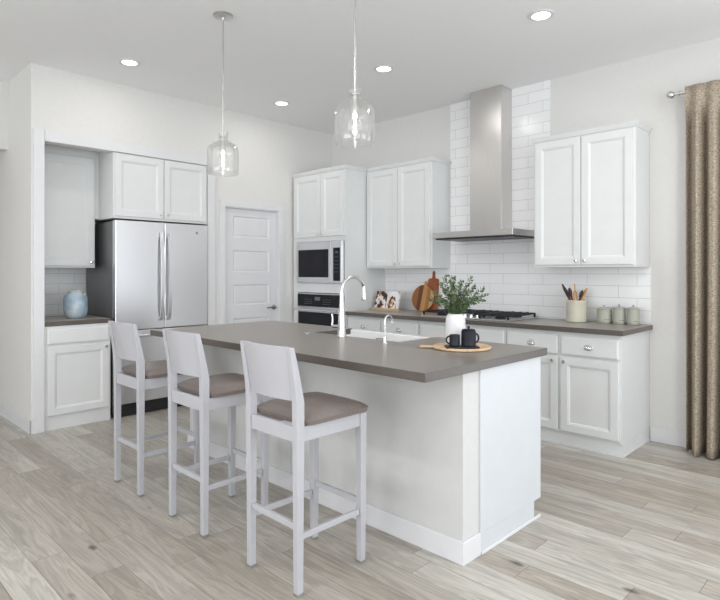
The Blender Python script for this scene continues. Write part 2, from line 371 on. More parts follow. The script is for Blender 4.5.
winframe('window_3', lambda m: [m.box(.9, YF-.08, z, 5.5, YF-.02, z+.06) for z in (.35, 2.59)]+[m.box(x, YF-.08, .35, x+.06, YF-.02, 2.65) for x in (.9, 2.4, 3.9, 5.44)])
m = MB(); [m.box(x, .04, 0, x+.07, .10, 2.5) for x in (4.45, 5.56, 6.68)]; m.box(4.45, .04, 2.43, 6.75, .10, 2.5); m.box(4.45, .04, 0, 6.75, .10, .06)
struct(m.build('door_2', M_trim), 'white sliding patio door frame behind the curtain', 'door')

# baseboards
BBH = .115
def baseboard(name, segs, label):
    m = MB()
    for s in segs: m.box(*s, bev=.004)
    struct(m.build(name, M_trim), label, 'baseboard')
baseboard('baseboard_back', [(3.70, -.014, 0, 4.45, 0, BBH)], 'white baseboard right of the cabinets, running behind the curtain')
baseboard('baseboard_left', [(XH, YL-.014, 0, .014, YL, BBH), (0, YL-.014, 0, .014, -3.352, BBH)], 'white baseboard turning the left wall corner')
baseboard('baseboard_pantry', [(0, -.775, 0, .014, -.655, BBH), (0, -1.66, 0, .014, -1.602, BBH)], 'white baseboard beside the pantry door')
# alcove casing
m = MB(); m.box(0, -3.352, 0, .02, -3.27, 2.514, .003); m.box(0, -1.75, 0, .02, -1.665, 2.514, .003); m.box(0, -3.268, 2.423, .0195, -1.752, 2.514, .003)
struct(m.build('trim_2', M_trim), 'flat white casing framing the fridge alcove', 'trim')
# pantry door
m = MB(); m.box(0, -1.602, 0, .016, -1.54, 2.024, .003); m.box(0, -.834, 0, .016, -.772, 2.024, .003); m.box(0, -1.602, 2.024, .016, -.772, 2.086, .003)
m.box(-.10, -1.5399, 0, 0, -1.53, 2.0239); m.box(-.10, -.844, 0, 0, -.8341, 2.0239); m.box(-.10, -1.53, 2.014, 0, -.844, 2.0239)
struct(m.build('trim_3', M_trim), 'white casing around the five-panel pantry door', 'trim')
m = MB(); W = .682; HT = 2.006
rows = [(.24, .595), (.605+.0, .83), (.967, 1.19), (1.32, 1.56), (1.695, 1.93)]
rows = [(.235, .455), (.60, .825), (.967, 1.19), (1.32, 1.56), (1.697, 1.93)]
m.box(0, 0, 0, W, .035, HT) if False else None
yb, yf = .035, 0.
m.box(0, yf, 0, .105, yb, HT); m.box(W-.105, yf, 0, W, yb, HT)
prev = 0
for z0, z1 in rows:
    m.box(.105, yf, prev, W-.105, yb, z0); m.rings(.105, z0, W-.105, z1, [(0, yb), (0, yf+.0005), (.004, yf+.003), (.012, yf+.010), (.020, yf+.0105), (.030, yf+.006)]); prev = z1
m.box(.105, yf, prev, W-.105, yb, HT)
door = struct(m.build('door_1', M_door), 'white five-panel pantry door with a dark lever handle', 'door')
door.location = (-.022, -1.528, .006); door.rotation_euler = (0, 0, PI/2)
m = MB(); Ry = Matrix.Rotation(PI/2, 4, 'X')
hx, hz = .64, .925
m.lathe([(0, 0), (.028, 0), (.028, .004), (.024, .008), (.010, .010), (.010, .045), (0, .045)], M=Matrix.Translation((hx, -.001, hz)) @ Ry, seg=24)
m.tube([(hx, -.04, hz), (hx-.02, -.045, hz), (hx-.07, -.045, hz+.002), (hx-.115, -.043, hz-.003)], [.010, .010, .008, .007], 12)
h = m.build('door_handle', M_dknick, door); h['label'] = 'dark nickel lever handle'

# ---------------------------------------------------------------- cabinet parts (local: x right, -y out, z up)
DT = .02
def shaker(w, h, rail=.058):
    m = MB(); m.rings(0, 0, w, h, [(0, 0), (0, -DT+.002), (.002, -DT), (rail-.004, -DT), (rail, -DT+.003), (rail+.006, -DT+.004), (rail+.014, -DT+.011), (rail+.02, -DT+.011)])
    return m
def slab(w, h):
    m = MB(); m.rings(0, 0, w, h, [(0, 0), (0, -DT+.005), (.004, -DT+.002), (.012, -DT), (.014, -DT)]); return m
def knob(parent, x, z, y=-DT, mt=None):
    m = MB(); m.lathe([(0, 0), (.009, 0), (.006, .004), (.005, .012), (.012, .017), (.0145, .022), (.012, .027), (0, .029)], seg=18,
                      M=Matrix.Translation((x, y+.0005, z)) @ Matrix.Rotation(PI/2, 4, 'X'))
    return m.build('knob', mt or M_chrome, parent)
def cup_pull(parent, x, z, y=-DT):
    m = MB(); n = 14; R = .029; Rz = .018
    # half-bowl shell opening downwards plus back plate rim
    rings = []
    for j in range(5):
        a = j/4*PI/2; ring = []
        for k in range(n+1):
            t = PI*k/n
            ring.append(m.bm.verts.new((x+R*math.cos(t)*math.cos(a)*1.0, y-.024*math.sin(a), z-.008+Rz*math.sin(t)*math.cos(a)*1.0+(0.0 if j < 4 else .004))))
        rings.append(ring)
    for a, b in zip(rings, rings[1:]):
        for k in range(n): m.bm.faces.new((a[k], a[k+1], b[k+1], b[k]))
    m.sm = True
    m.tube([(x+(R+.003)*math.cos(2*PI*k/24), y-.001, z-.002+(Rz+.003)*math.sin(2*PI*k/24)) for k in range(25)], .0035, 6, cap=False)
    m.tube([(x-.028, y-.002, z-.008), (x-.016, y-.018, z-.009), (x, y-.024, z-.009), (x+.016, y-.018, z-.009), (x+.028, y-.002, z-.008)], .0022, 6)
    return m.build('cup_pull', M_chrome, parent)
def door_part(parent, x, z, w, h, y, knob_at=None, name='door', fn=shaker, pull=False, rail=.058):
    m = fn(w, h) if fn is slab else fn(w, h, rail)
    o = m.build(name, M_cab, parent, loc=(x, y, z))
    if knob_at: knob(o, *knob_at)
    if pull: cup_pull(o, w/2, h/2)
    return o
def crown(parent, x0, x1, yf, yb, z0, h=.040, out=.020, left=True, right=True, name='crown_molding'):
    """stepped crown round the front and the open ends"""
    m = MB(); prof = [(0, 0), (.006, .004), (.012, .014), (out-.004, h-.014), (out, h-.010), (out, h), (-.02, h), (-.02, 0)]
    L = [Vector((x0, yb)), Vector((x0, yf)), Vector((x1, yf)), Vector((x1, yb))]
    rings = []
    for i, p in enumerate(L):
        ring = []
        for o, z in prof:
            dx = {0: -o, 1: -o, 2: o, 3: o}[i]; dy = {0: 0, 1: -o, 2: -o, 3: 0}[i]
            if (i in (0, 1) and not left) : dx = 0
            if (i in (2, 3) and not right): dx = 0
            ring.append(m.bm.verts.new((p.x+dx, p.y+dy, z0+z)))
        rings.append(ring)
    if not left: rings = rings[1:]
    if not right: rings = rings[:-1]
    n = len(prof)
    for a, b in zip(rings, rings[1:]):
        for k in range(n): m.bm.faces.new((a[k], a[(k+1) % n], b[(k+1) % n], b[k]))
    m.bm.faces.new(rings[0][::-1]); m.bm.faces.new(rings[-1])
    return m.build(name, M_cab, parent)

# ---- upper cabinets on the hood wall
def upper(label, x0, x1, loc, split):
    t = thing('upper_cabinet', label, 'cabinet', (x0, 0, 0), 0, 'upper cabinets either side of the hood')
    W = x1-x0
    m = MB(); m.box(0, -.31, 1.37, W, -.002, 2.435, .0015); m.build('body', M_cab, t)
    door_part(t, .018, 1.39, split-x0-.021, 1.025, -.3105, (split-x0-.021-.032, .032))
    door_part(t, split-x0+.003, 1.39, W-.018-(split-x0+.003), 1.025, -.3105, (.032, .032))
    crown(t, 0 if loc == 'R' else .0205, W, -.312, -.009, 2.425, left=(loc == 'R'))
    return t
upper('two-door white upper cabinet between the oven tower and the hood', .897, 1.79, 'L', 1.352)
upper('two-door white upper cabinet right of the hood, nearest the curtain', 2.870, 3.69, 'R', 3.280)

# ---- oven tower (carcass with real openings)
t = thing('oven_cabinet', 'tall white cabinet tower holding the microwave and wall oven', 'cabinet', (0, 0, 0))
m = MB(); FY = -.63
m.box(.02, FY, .0, .10, -.002, 2.43); m.box(.875, FY, .0, .895, -.002, 2.43)
m.box(.10, -.02, .0, .875, -.002, 2.43)
for z0, z1 in ((.09, .40), (1.10, 1.205), (1.672, 2.43)): m.box(.10, FY, z0, .875, -.02, z1)
m.build('body', M_cab, t)
m = MB(); m.box(.02, -.60, 0, .885, -.585, .089); m.build('toe_kick', M_cab, t)
door_part(t, .052, 1.722, .461, .69, FY-.0005, (.461-.032, .028)); door_part(t, .519, 1.722, .358, .69, FY-.0005, (.032, .028))
door_part(t, .06, .12, .815, .25, FY-.0005, name='drawer', fn=slab, pull=True)
crown(t, .02, .895, FY-.002, -.002, 2.425, left=False)

# ---- microwave
t = thing('microwave', 'built-in stainless steel microwave above the wall oven', 'microwave', (0, 0, 0))
m = MB(); m.box(.125, -.62, 1.225, .865, -.05, 1.655); m.build('body', M_side, t)
X0, X1, Z0, Z1 = .103, .872, 1.208, 1.668
m = MB(); m.box(X0, -.652, Z0, X1, -.6315, Z1, .003); m.build('trim_frame', M_steel, t)
m = MB(); m.box(X0+.012, -.662, Z0+.012, .700, -.6525, Z1-.012, .003); d = m.build('door', M_steel, t)
m = MB(); m.box(.150, -.665, 1.272, .655, -.6622, 1.580, .001); m.build('door_glass', M_glassblk, d)
m = MB(); m.box(.704, -.662, Z0+.012, X1-.012, -.6525, Z1-.012, .003); d = m.build('control_panel', M_steel, t)
m = MB(); m.box(.735, -.665, 1.235, .838, -.6622, 1.592, .001); q = m.build('keypad', M_glassblk, d)
m = MB(); m.box(.768, -.6660, 1.535, .808, -.6651, 1.552)
m.build('display', mat('display_grey', (.12, .13, .14), .4), d)
for r in range(5): MB().box(.757, -.6656, 1.49-r*.04, .815, -.6651, 1.494-r*.04).build('button_row', MATS['display_grey'], d)

# ---- wall oven
t = thing('wall_oven', 'stainless wall oven with black glass control panel under the microwave', 'oven', (0, 0, 0))
m = MB(); m.box(.125, -.62, .41, .865, -.05, 1.07); m.build('body', M_side, t)
m = MB(); m.box(.118, -.652, .405, .872, -.6315, 1.092, .003); m.build('trim_frame', M_steel, t)
m = MB(); m.box(.135, -.664, .945, .845, -.6525, 1.082, .002); d = m.build('control_panel', M_glassblk, t)
m = MB(); m.box(.435, -.6655, 1.015, .525, -.6642, 1.055)
m.build('display', MATS['display_grey'], d)
for r in range(3):
    for x in (.25, .56): MB().box(x, -.6650, .975+r*.025, x+.14, -.6642, .978+r*.025).build('button_row', MATS['display_grey'], d)
m = MB(); m.box(.135, -.667, .425, .845, -.6525, .935, .003); d = m.build('door', M_steel, t)
m = MB(); m.box(.155, -.6705, .45, .825, -.6672, .885, .001); m.build('door_glass', M_glassblk, d)
m = MB(); m.tube([(.135, -.712, .912), (.845, -.712, .912)], .013, 16)
for x in (.165, .815): m.box(x-.012, -.712, .902, x+.012, -.667, .922, .002)
m.build('handle', M_steel, d)

# ---- base cabinets on the hood wall
def base_unit(name, label, x0, x1, kind, end=False):
    t = thing(name, label, 'cabinet', (x0, 0, 0), 0, 'base cabinets under the cooktop counter'); W = x1-x0
    m = MB(); m.box(0, -.60, .098, W, -.002, .876, .001); m.build('body', M_cab, t)
    m = MB(); m.box(0, -.585, 0, W-(.0 if not end else .0), -.002, .0975); m.build('toe_kick', M_cab, t)
    m = MB(); m.box(0, -.597, 0, W+(.008 if end else 0), -.5855, .018, .003)
    if end: m.box(W, -.597, 0, W+.009, -.016, .018, .003)
    m.build('shoe_molding', M_trim, t)
    g = .003
    e0 = .012; e1 = .018 if end else .012
    h = W/2
    if kind == 'two':
        cells = [(e0, h-.012), (h+.012, W-e1)]
        for i, (a, b) in enumerate(cells):
            door_part(t, a, .70, b-a, .145, -.6005, name='drawer', fn=slab, pull=True)
            door_part(t, a, .118, b-a, .562, -.6005, ((b-a)-.035, .53) if i == 0 else (.035, .53))
    else:
        door_part(t, e0, .70, W-e0-e1, .145, -.6005, name='drawer', fn=slab)
        door_part(t, e0, .118, h-e0-.002, .562, -.6005, (h-e0-.04, .53)); door_part(t, h+.002, .118, h-e1-.002, .562, -.6005, (.035, .53))
    return t
base_unit('base_cabinet', 'white base cabinet with two drawers beside the oven tower, under the cookbook', .897, 1.862, 'two')
base_unit('base_cabinet', 'white base cabinet with one wide false drawer under the gas cooktop', 1.864, 2.772, 'wide')
base_unit('base_cabinet', 'white base cabinet with two cup-pull drawers at the right end of the run', 2.774, 3.69, 'two', True)
# counter and tile
tag(MB().box(.897, -.645, .877, 3.715, -.002, .915, .003).build('countertop', M_count), 'grey-brown quartz countertop along the hood wall', 'countertop')
m = MB(); m.box(.897, -.008, .916, 3.70, -.0005, 1.3695); m.box(1.792, -.008, 1.3695, 2.868, -.0005, H-.001)
tag(m.build('tile_backsplash', M_tile), 'white subway tile backsplash rising to the ceiling behind the hood', 'backsplash')
# ---- range hood
t = thing('range_hood', 'stainless steel chimney range hood over the cooktop', 'range hood', (2.325, 0, 0))
m = MB(); m.box(-.17, -.20, 1.7075, .165, -.009, H-.001, .002); m.build('chimney', M_steelv, t)
m = MB(); m.box(-.425, -.45, 1.650, .420, -.009, 1.707, .003); m.build('canopy', M_steelv, t)
m = MB(); m.box(-.405, -.43, 1.636, .410, -.02, 1.6475); m.build('filter_panel', M_blkplas, t)
m = MB(); [m.box(-.05+.03*k, -.4525, 1.665, -.038+.03*k, -.4502, 1.677, .001) for k in range(4)]; m.build('button', M_nickel, t)

# ---- cooktop
t = thing('gas_cooktop', 'stainless gas cooktop with black cast iron grates under the hood', 'cooktop', (2.315, -.315, .9155))
m = MB(); m.box(-.455, -.262, 0, .455, .262, .012, .004); m.build('tray', M_steel, t)
for bx, by, r in ((-.31, -.13, .04), (-.31, .13, .045), (0, .04, .06), (.31, -.13, .04), (.31, .13, .045)):
    m = MB(); m.lathe([(0, .012), (r+.012, .012), (r+.010, .02), (r, .022), (r, .030), (r-.005, .034), (0, .034)], (bx, by, 0), 24); m.build('burner', M_iron, t)
for gx, gw in ((-.305, .29), (0, .28), (.305, .29)):
    m = MB(); x0, x1, y0, y1 = gx-gw/2, gx+gw/2, -.24, .24
    if gx == 0: y0 = -.12
    for y in (y0, y1-.012): m.box(x0, y, .036, x1, y+.012, .050, .002)
    for x in (x0, x1-.012): m.box(x, y0, .036, x+.012, y1, .050, .002)
    for y in ((-.13, .13) if gx else (.04,)): m.box(x0, y-.006, .038, x1, y+.006, .054, .002)
    for x in (gx-.07, gx, gx+.07): m.box(x-.006, y0, .038, x+.006, y1, .054, .002)
    for x in (x0, x1-.014):
        for y in (y0, y1-.014): m.box(x, y, .012, x+.014, y+.014, .037)
    m.build('grate', M_iron, t)
for k in range(5):
    m = MB(); m.lathe([(0, .012), (.021, .012), (.021, .016), (.017, .018), (.015, .036), (.012, .038), (0, .038)], (-.13+.065*k, -.205, 0), 20); m.build('knob', M_chrome, t)

# ---------------------------------------------------------------- alcove (things turned to face +x)
R90 = PI/2
def side_thing(name, label, cat, x, y): return thing(name, label, cat, (x, y, 0), R90)
# local x -> world y ; local -y -> world +x
t = side_thing('base_cabinet', 'white base cabinet with one door, left of the refrigerator', 'cabinet', 0, -3.27)
m = MB(); m.box(.001, -.0, .098, .545, .655, .874, .001); m.build('body', M_cab, t)
m = MB(); m.box(.001, .004, 0, .545, .655, .0975); m.build('toe_kick', M_cab, t)
door_part(t, .022, .722, .504, .128, -.0005, name='drawer', fn=slab)
door_part(t, .022, .125, .504, .575, -.0005, (.504-.03, .543))
tag(MB().box(-.675, -3.269, .8755, .012, -2.722, .914, .003).build('countertop', M_count), 'small grey-brown quartz counter left of the refrigerator', 'countertop')
tag(MB().box(-.6799, -3.269, .9145, -.672, -2.70, 1.3695).build('tile_backsplash', M_tile2), 'small white subway tile backsplash behind the blue jar', 'backsplash')
t = side_thing('upper_cabinet', 'single-door white upper cabinet above the blue jar in the alcove', 'cabinet', -.30, -3.27)
m = MB(); m.box(.001, .02, 1.37, .529, .375, 2.56, .001); m.box(.529, .03, 1.83, .568, .375, 2.56); m.build('body', M_cab, t)
door_part(t, .02, 1.388, .495, 1.0, .0195, (.495-.03, .035))
t = side_thing('fridge_cabinet', 'white two-door cabinet above the stainless refrigerator', 'cabinet', 0, -2.70)
m = MB(); m.box(0, -.0, 1.822, .948, .66, 2.42, .001); m.box(0, .1005, 2.42, .948, .66, 2.5595); m.build('body', M_cab, t)
door_part(t, .012, 1.842, .461, .565, -.0005, (.461-.035, .04)); door_part(t, .481, 1.842, .455, .565, -.0005, (.035, .04))
# refrigerator
t = side_thing('refrigerator', 'stainless steel french-door refrigerator with bottom freezer in the alcove', 'refrigerator', .045, -2.700)
m = MB(); m.box(.004, .075, .03, .931, .70, 1.795, .004); m.build('body', M_side, t)
for a, b in ((.002, .4655), (.4705, .934)):
    m = MB(); m.box(a, 0, .797, b, .068, 1.803, .006, 3); d = m.build('door', M_steel, t)
    hx = b-.052 if a < .1 else a+.022
    mh = MB(); n = 14
    # bowed flat bar handle
    pr = []
    for k in range(n+1):
        u = k/n; z = .872+(1.705-.872)*u; y = -.012-.048*math.sin(PI*u)**.6
        pr.append([mh.bm.verts.new(p) for p in ((hx, y, z), (hx+.032, y, z), (hx+.032, y+.012, z), (hx, y+.012, z))])
    for p, q in zip(pr, pr[1:]):
        for k in range(4): mh.bm.faces.new((p[k], p[(k+1) % 4], q[(k+1) % 4], q[k]))
    mh.bm.faces.new(pr[0]); mh.bm.faces.new(pr[-1])
    mh.box(hx, -.012, .872, hx+.032, .001, .90); mh.box(hx, -.012, 1.677, hx+.032, .001, 1.705)
    mh.build('handle', M_steel, d)
    if a > .1:
        m = MB(); m.lathe([(0, 0), (.014, 0), (.014, .002), (0, .002)], M=Matrix.Translation((.81, .0005, 1.722)) @ Matrix.Rotation(PI/2, 4, 'X'), seg=20); m.build('badge', M_dknick, d)
m = MB(); m.box(.002, 0, .125, .934, .068, .790, .006, 3); d = m.build('freezer_drawer', M_steel, t)
m = MB(); m.tube([(.06, -.045, .745), (.876, -.045, .745)], .014, 14); m.box(.07, -.045, .735, .10, .001, .755, .002); m.box(.836, -.045, .735, .866, .001, .755, .002); m.build('handle', M_steel, d)
m = MB(); m.box(.006, .05, .002, .93, .07, .118)
for k in range(5): m.box(.02, .046, .02+.018*k, .916, .05, .026+.018*k)
m.build('toe_grille', M_blkplas, t)
# blue jar
t = thing('ceramic_jar', 'blue and white glazed ceramic jar with lid on the alcove counter', 'jar', (-.25, -2.935, .9145))
m = MB(); m.lathe([(0, 0), (.070, 0), (.078, .006), (.094, .035), (.100, .075), (.100, .165), (.094, .20), (.078, .222), (.066, .228), (.066, .236), (0, .236)]); b = m.build('body', M_jar, t)
m = MB(); m.lathe([(0, .2365), (.062, .2365), (.066, .242), (.060, .252), (.03, .258), (0, .26)]); m.build('lid', M_jarl, t)
m = MB(); m.tube([(.096, .03, .19), (.116, .036, .205), (.125, .038, .225)], [.012, .010, .013], 12); m.build('spout', M_jarl, t)

# ---------------------------------------------------------------- island
t = thing('kitchen_island', 'long white kitchen island with panelled end facing the windows', 'island', (0, 0, 0))
IX0, IX1 = 1.235, 3.705
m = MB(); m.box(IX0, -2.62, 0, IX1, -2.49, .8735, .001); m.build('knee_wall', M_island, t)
m = MB()
m.box(IX0, -2.4895, .098, 2.19, -1.89, .8735); m.box(3.0, -2.4895, .098, IX1, -1.89, .8735)
m.box(2.19, -2.4895, .098, 3.0, -2.25, .8735); m.box(2.19, -2.25, .098, 3.0, -1.89, .64)
m.box(IX0+.02, -2.4895, .0, IX1-.002, -1.965, .0975); m.build('cabinet_body', M_cab, t)
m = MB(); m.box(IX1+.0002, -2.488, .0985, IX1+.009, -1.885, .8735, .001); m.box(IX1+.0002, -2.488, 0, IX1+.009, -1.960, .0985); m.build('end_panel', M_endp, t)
m = MB(); m.box(IX0-.012, -2.634, 0, IX1+.013, -2.6205, .105, .003); m.box(IX1+.0005, -2.6203, 0, IX1+.013, -2.489, .105, .003); m.box(IX0-.012, -2.6203, 0, IX0-.0005, -2.49, .105, .003)
m.build('baseboard', M_trim, t)
m = MB(); m.box(IX1+.0092, -2.486, 0, IX1+.018, -1.90, .016, .003); m.build('shoe_molding', M_trim, t)
# sink-side fronts
xs = [IX0+.01, 1.70, 2.195, 2.595, 2.995, 3.34, IX1-.01]
M180 = PI
for a, b in zip(xs, xs[1:]):
    tall = .51 if a >= 2.19 and b <= 3.0 else .74
    m = shaker(b-a-.008, tall); o = m.build('door', M_cab, t); o.location = (b-.004, -1.8895, .118); o.rotation_euler = (0, 0, PI)
    knob(o, .03, tall-.04)
# top: one slab with the sink cut-out open to the back
CX0, CX1, CY0, CY1 = 1.238, 3.733, -2.935, -1.842
SX0, SX1, SY = 2.212, 2.98, -2.215
m = MB(); m.prism([(CX0, CY0), (CX1, CY0), (CX1, CY1), (SX1, CY1), (SX1, SY), (SX0, SY), (SX0, CY1), (CX0, CY1)], .874, .914, .0025)
tag(m.build('countertop', M_count), 'large grey-brown quartz top of the kitchen island', 'countertop')
# apron sink
t = thing('apron_sink', 'white apron-front sink set in the island top', 'sink', (0, 0, 0))
m = MB(); a, b, c, d = 2.20, 2.99, -2.24, -1.838
m.prism([(a, c), (b, c), (b, d), (a, d)], .66, .675)
m.box(a, c, .675, b, c+.022, .8735, .004); m.box(a, c+.022, .675, a+.022, d-.001, .8735, .004); m.box(b-.022, c+.022, .675, b, d-.001, .8735, .004)
m.box(SX0+.002, CY1-.028, .675, SX1-.002, CY1+.022, .908, .006, 3); m.box(a, CY1+.001, .66, b, CY1+.022, .8735, .004)
m.build('basin', M_sink, t)
m = MB(); m.lathe([(0, .676), (.045, .676), (.045, .679), (.03, .680), (0, .678)], (2.6, -2.05, 0), 24); m.build('drain', M_chrome, t)
# faucet
t = thing('kitchen_faucet', 'tall chrome gooseneck faucet behind the island sink', 'faucet', (2.535, -2.262, .9145))
m = MB(); m.lathe([(0, 0), (.030, 0), (.030, .006), (.027, .012), (.0265, .05), (.023, .12), (.016, .22), (.012, .295), (0, .295)], seg=24)
pts = [(0, 0, .285)]
for k in range(15):
    a = PI-k/14*PI*.93; pts.append((0, .104+.104*math.cos(a), .297+.088*math.sin(a)))
m.tube(pts, .0115, 16); m.build('neck', M_faucet, t)
m = MB(); e = Vector(pts[-1]); dn = Vector((0, .02, -1)).normalized()
m.tube([e-dn*.002, e+dn*.012, e+dn*.04, e+dn*.085, e+dn*.092], [.0125, .0135, .0145, .0185, .017], 16); m.build('spray_head', M_faucet, t)
m = MB(); m.tube([(-.015, 0, .062), (-.082, 0, .060)], [.012, .011], 14); m.tube([(-.080, 0, .052), (-.092, 0, .072), (-.086, 0, .105), (-.094, 0, .142)], [.009, .008, .006, .006], 12); m.build('handle', M_faucet, t)
t = thing('filter_faucet', 'small slim chrome filtered-water faucet right of the main faucet', 'faucet', (3.0, -2.365, .9145))
m = MB(); m.lathe([(0, 0), (.018, 0), (.018, .004), (.012, .010), (.010, .045), (.0055, .05), (0, .05)], seg=20)
pts = [(0, 0, .04), (0, 0, .12)]
for k in range(12):
    a = PI-k/11*PI*1.0; pts.append((0, .030+.030*math.cos(a), .135+.030*math.sin(a)))
pts.append((0, .060, .122)); m.tube(pts, .0055, 12); m.build('neck', M_faucet, t)
m = MB(); m.tube([(-.008, -.002, .03), (-.03, -.008, .032), (-.055, -.012, .030)], [.005, .004, .0045], 10); m.build('handle', M_dknick, t)
m = MB(); m.lathe([(0, 0), (.018, 0), (.018, .004), (.014, .008), (.010, .009), (0, .009)], (2.235, -2.30, .9145), 20)
tag(m.build('air_switch', M_chrome), 'small round chrome button in the island top, left of the faucet', 'button')

# ---- tray with vase, cup and pot
t = thing('serving_board', 'round maple serving board with long handle on the island corner', 'serving board', (3.408, -2.192, .9145), 0)
m = MB(); m.lathe([(0, 0), (.150, 0), (.158, .004), (.158, .011), (.152, .015), (.142, .015), (.138, .0125), (0, .0125)], seg=48)
o = m.build('board', M_maple, t)
dirn = Vector((3.223-3.43, -2.324+2.17)).normalized(); ang = math.atan2(dirn.y, dirn.x)
m = MB(); m.box(.15, -.021, .001, .230, .021, .013, .005); hh = m.build('handle', M_stand, t); hh.rotation_euler = (0, 0, ang)
hh['label'] = 'paler straight handle'
tag(MB().lathe([(0, 0), (.046, 0), (.051, .004), (.0535, .02), (.0545, .055), (.0545, .130), (.052, .150), (.045, .165), (.038, .170), (.033, .170), (.033, .164), (.042, .156), (.047, .145), (.049, .13), (.049, .02), (0, .012)], (3.347, -2.162, .9285), 40).build('vase', M_vase),
    'matte white cylindrical vase holding green sprigs on the serving board', 'vase')
tag(MB().prism([(-.088+.176*u, v) for u, v in ((0, -.042), (.04, -.05), (.96, -.05), (1, -.042), (1, .042), (.96, .05), (.04, .05), (0, .042))], 0, .009, .002,
    M=Matrix.Translation((3.451, -2.254, .9278)) @ Matrix.Rotation(math.radians(44), 4, 'Z')).build('coaster_tray', M_blkcer), 'small black rectangular tray under the cup and teapot', 'tray')
# cup
def pot(name, label, cat, c, r, h, lid):
    t = thing(name, label, cat, c)
    m = MB(); prof = [(0, 0), (r-.004, 0), (r, .004), (r, h-.003), (r-.002, h), (r-.005, h-.001), (r-.006, .01), (0, .008)] if not lid else [(0, 0), (r-.004, 0), (r, .004), (r, h-.004), (r-.004, h), (0, h)]
    m.lathe(prof, seg=36); m.build('body', M_blkcer, t)
    return t
cdir = Vector((.715, .699))
c = pot('cup', 'black ceramic cup on the left of the small tray', 'cup', (3.422, -2.279, .9373), .028, .060, False)
m = MB(); m.tube([(-.72*(.026+.018*math.sin(a)), -.70*(.026+.018*math.sin(a)), .032+.019*math.cos(a)) for a in [PI*k/10 for k in range(11)]], .0045, 10); m.build('handle', M_blkcer, c)
c = pot('lidded_pot', 'black ceramic lidded pot on the right of the small tray', 'teapot', (3.476, -2.228, .9373), .039, .082, True)
m = MB(); m.lathe([(0, .0823), (.036, .0823), (.037, .085), (.032, .089), (.005, .091), (.005, .095), (.0085, .100), (.006, .105), (0, .106)], seg=28); m.build('lid', M_blkcer, c)
m = MB(); m.tube([(+.72*(.036+.017*math.sin(a)), .70*(.036+.017*math.sin(a)), .042+.024*math.cos(a)) for a in [PI*k/10 for k in range(11)]], .005, 10); m.build('handle', M_blkcer, c)

# ---- sprigs: camera-right direction in plan is (.715,.699)
SPR = [(-.72, .55, .0), (-.9, .38, .1), (-.50, .80, -.1), (-.36, .98, .1), (-.22, 1.0, -.15), (-.08, .82, .2), (.10, .78, -.2), (.22, .86, .1), (.55, .95, .0),
       (.72, .70, .25), (.95, .66, .0), (1.05, .48, -.1), (.98, .36, .2), (.60, .40, -.3), (-.6, .35, -.3), (-.15, .55, -.45), (.3, .55, .4), (-.3, .6, .45), (.42, .62, -.35), (-.02, .95, .3)]
VC = Vector((3.347, -2.162, 0)); rnd = random.Random(3)
for i, (sx, sz, sd) in enumerate(SPR):
    t = thing('eucalyptus_sprig', 'small-leaved green sprig standing in the white vase', 'sprig', (VC.x, VC.y, .955), 0, 'green sprigs in the white vase')
    right = Vector((.715, .699, 0)); fwd = Vector((-.699, .715, 0))
    base = right*sx*.012+fwd*sd*.02; neck = right*(sx*.020)+fwd*(sd*.03)+Vector((0, 0, .150))
    tip = right*(sx*.172)+fwd*sd*.15+Vector((0, 0, .145+.215*sz))
    mid = neck*.45+tip*.55+Vector((0, 0, .022))+right*(-sx*.012)
    P = []
    for k in range(19):
        u = k/18
        if u < .35: q = base.lerp(neck, u/.35)
        else:
            w_ = (u-.35)/.65; q = neck*(1-w_)**2+mid*2*w_*(1-w_)+tip*w_**2
        P.append(q)
    m = MB(); m.tube(P, [.0022-.0010*k/18 for k in range(19)], 6); m.build('stem', M_stem, t)
    m = MB(); L = 22
    for k in range(L*2):
        u = .30+.70*(k//2+rnd.random()*.3)/L; u = min(u, 1); f_ = u*18; i0 = min(int(f_), 17); p = P[i0].lerp(P[i0+1], f_-i0)
        ax = (P[i0+1]-P[i0]).normalized(); a = rnd.random()*2*PI
        o1 = ax.orthogonal().normalized(); o2 = ax.cross(o1); side = (o1*math.cos(a)+o2*math.sin(a))
        dr = (side*.9+ax*.55).normalized(); ln = (.024+.008*rnd.random())*(1.1-.45*u); wd = ln*.34
        cr = dr.cross(ax).normalized(); nn = dr.cross(cr)
        v = [m.bm.verts.new(p+q) for q in (Vector((0, 0, 0)), dr*ln*.35+cr*wd+nn*.002, dr*ln*.75+cr*wd*.85+nn*.002, dr*ln-nn*.002, dr*ln*.75-cr*wd*.85+nn*.002, dr*ln*.35-cr*wd+nn*.002)]
        mc = m.bm.verts.new(p+dr*ln*.55)
        for q in range(6): m.bm.faces.new((v[q], v[(q+1) % 6], mc))
    o = m.build('leaves', M_leaf, t)
    md = o.modifiers.new('thickness', 'SOLIDIFY'); md.thickness = .0006

# ---------------------------------------------------------------- things on the hood-wall counter
ZC = .9155
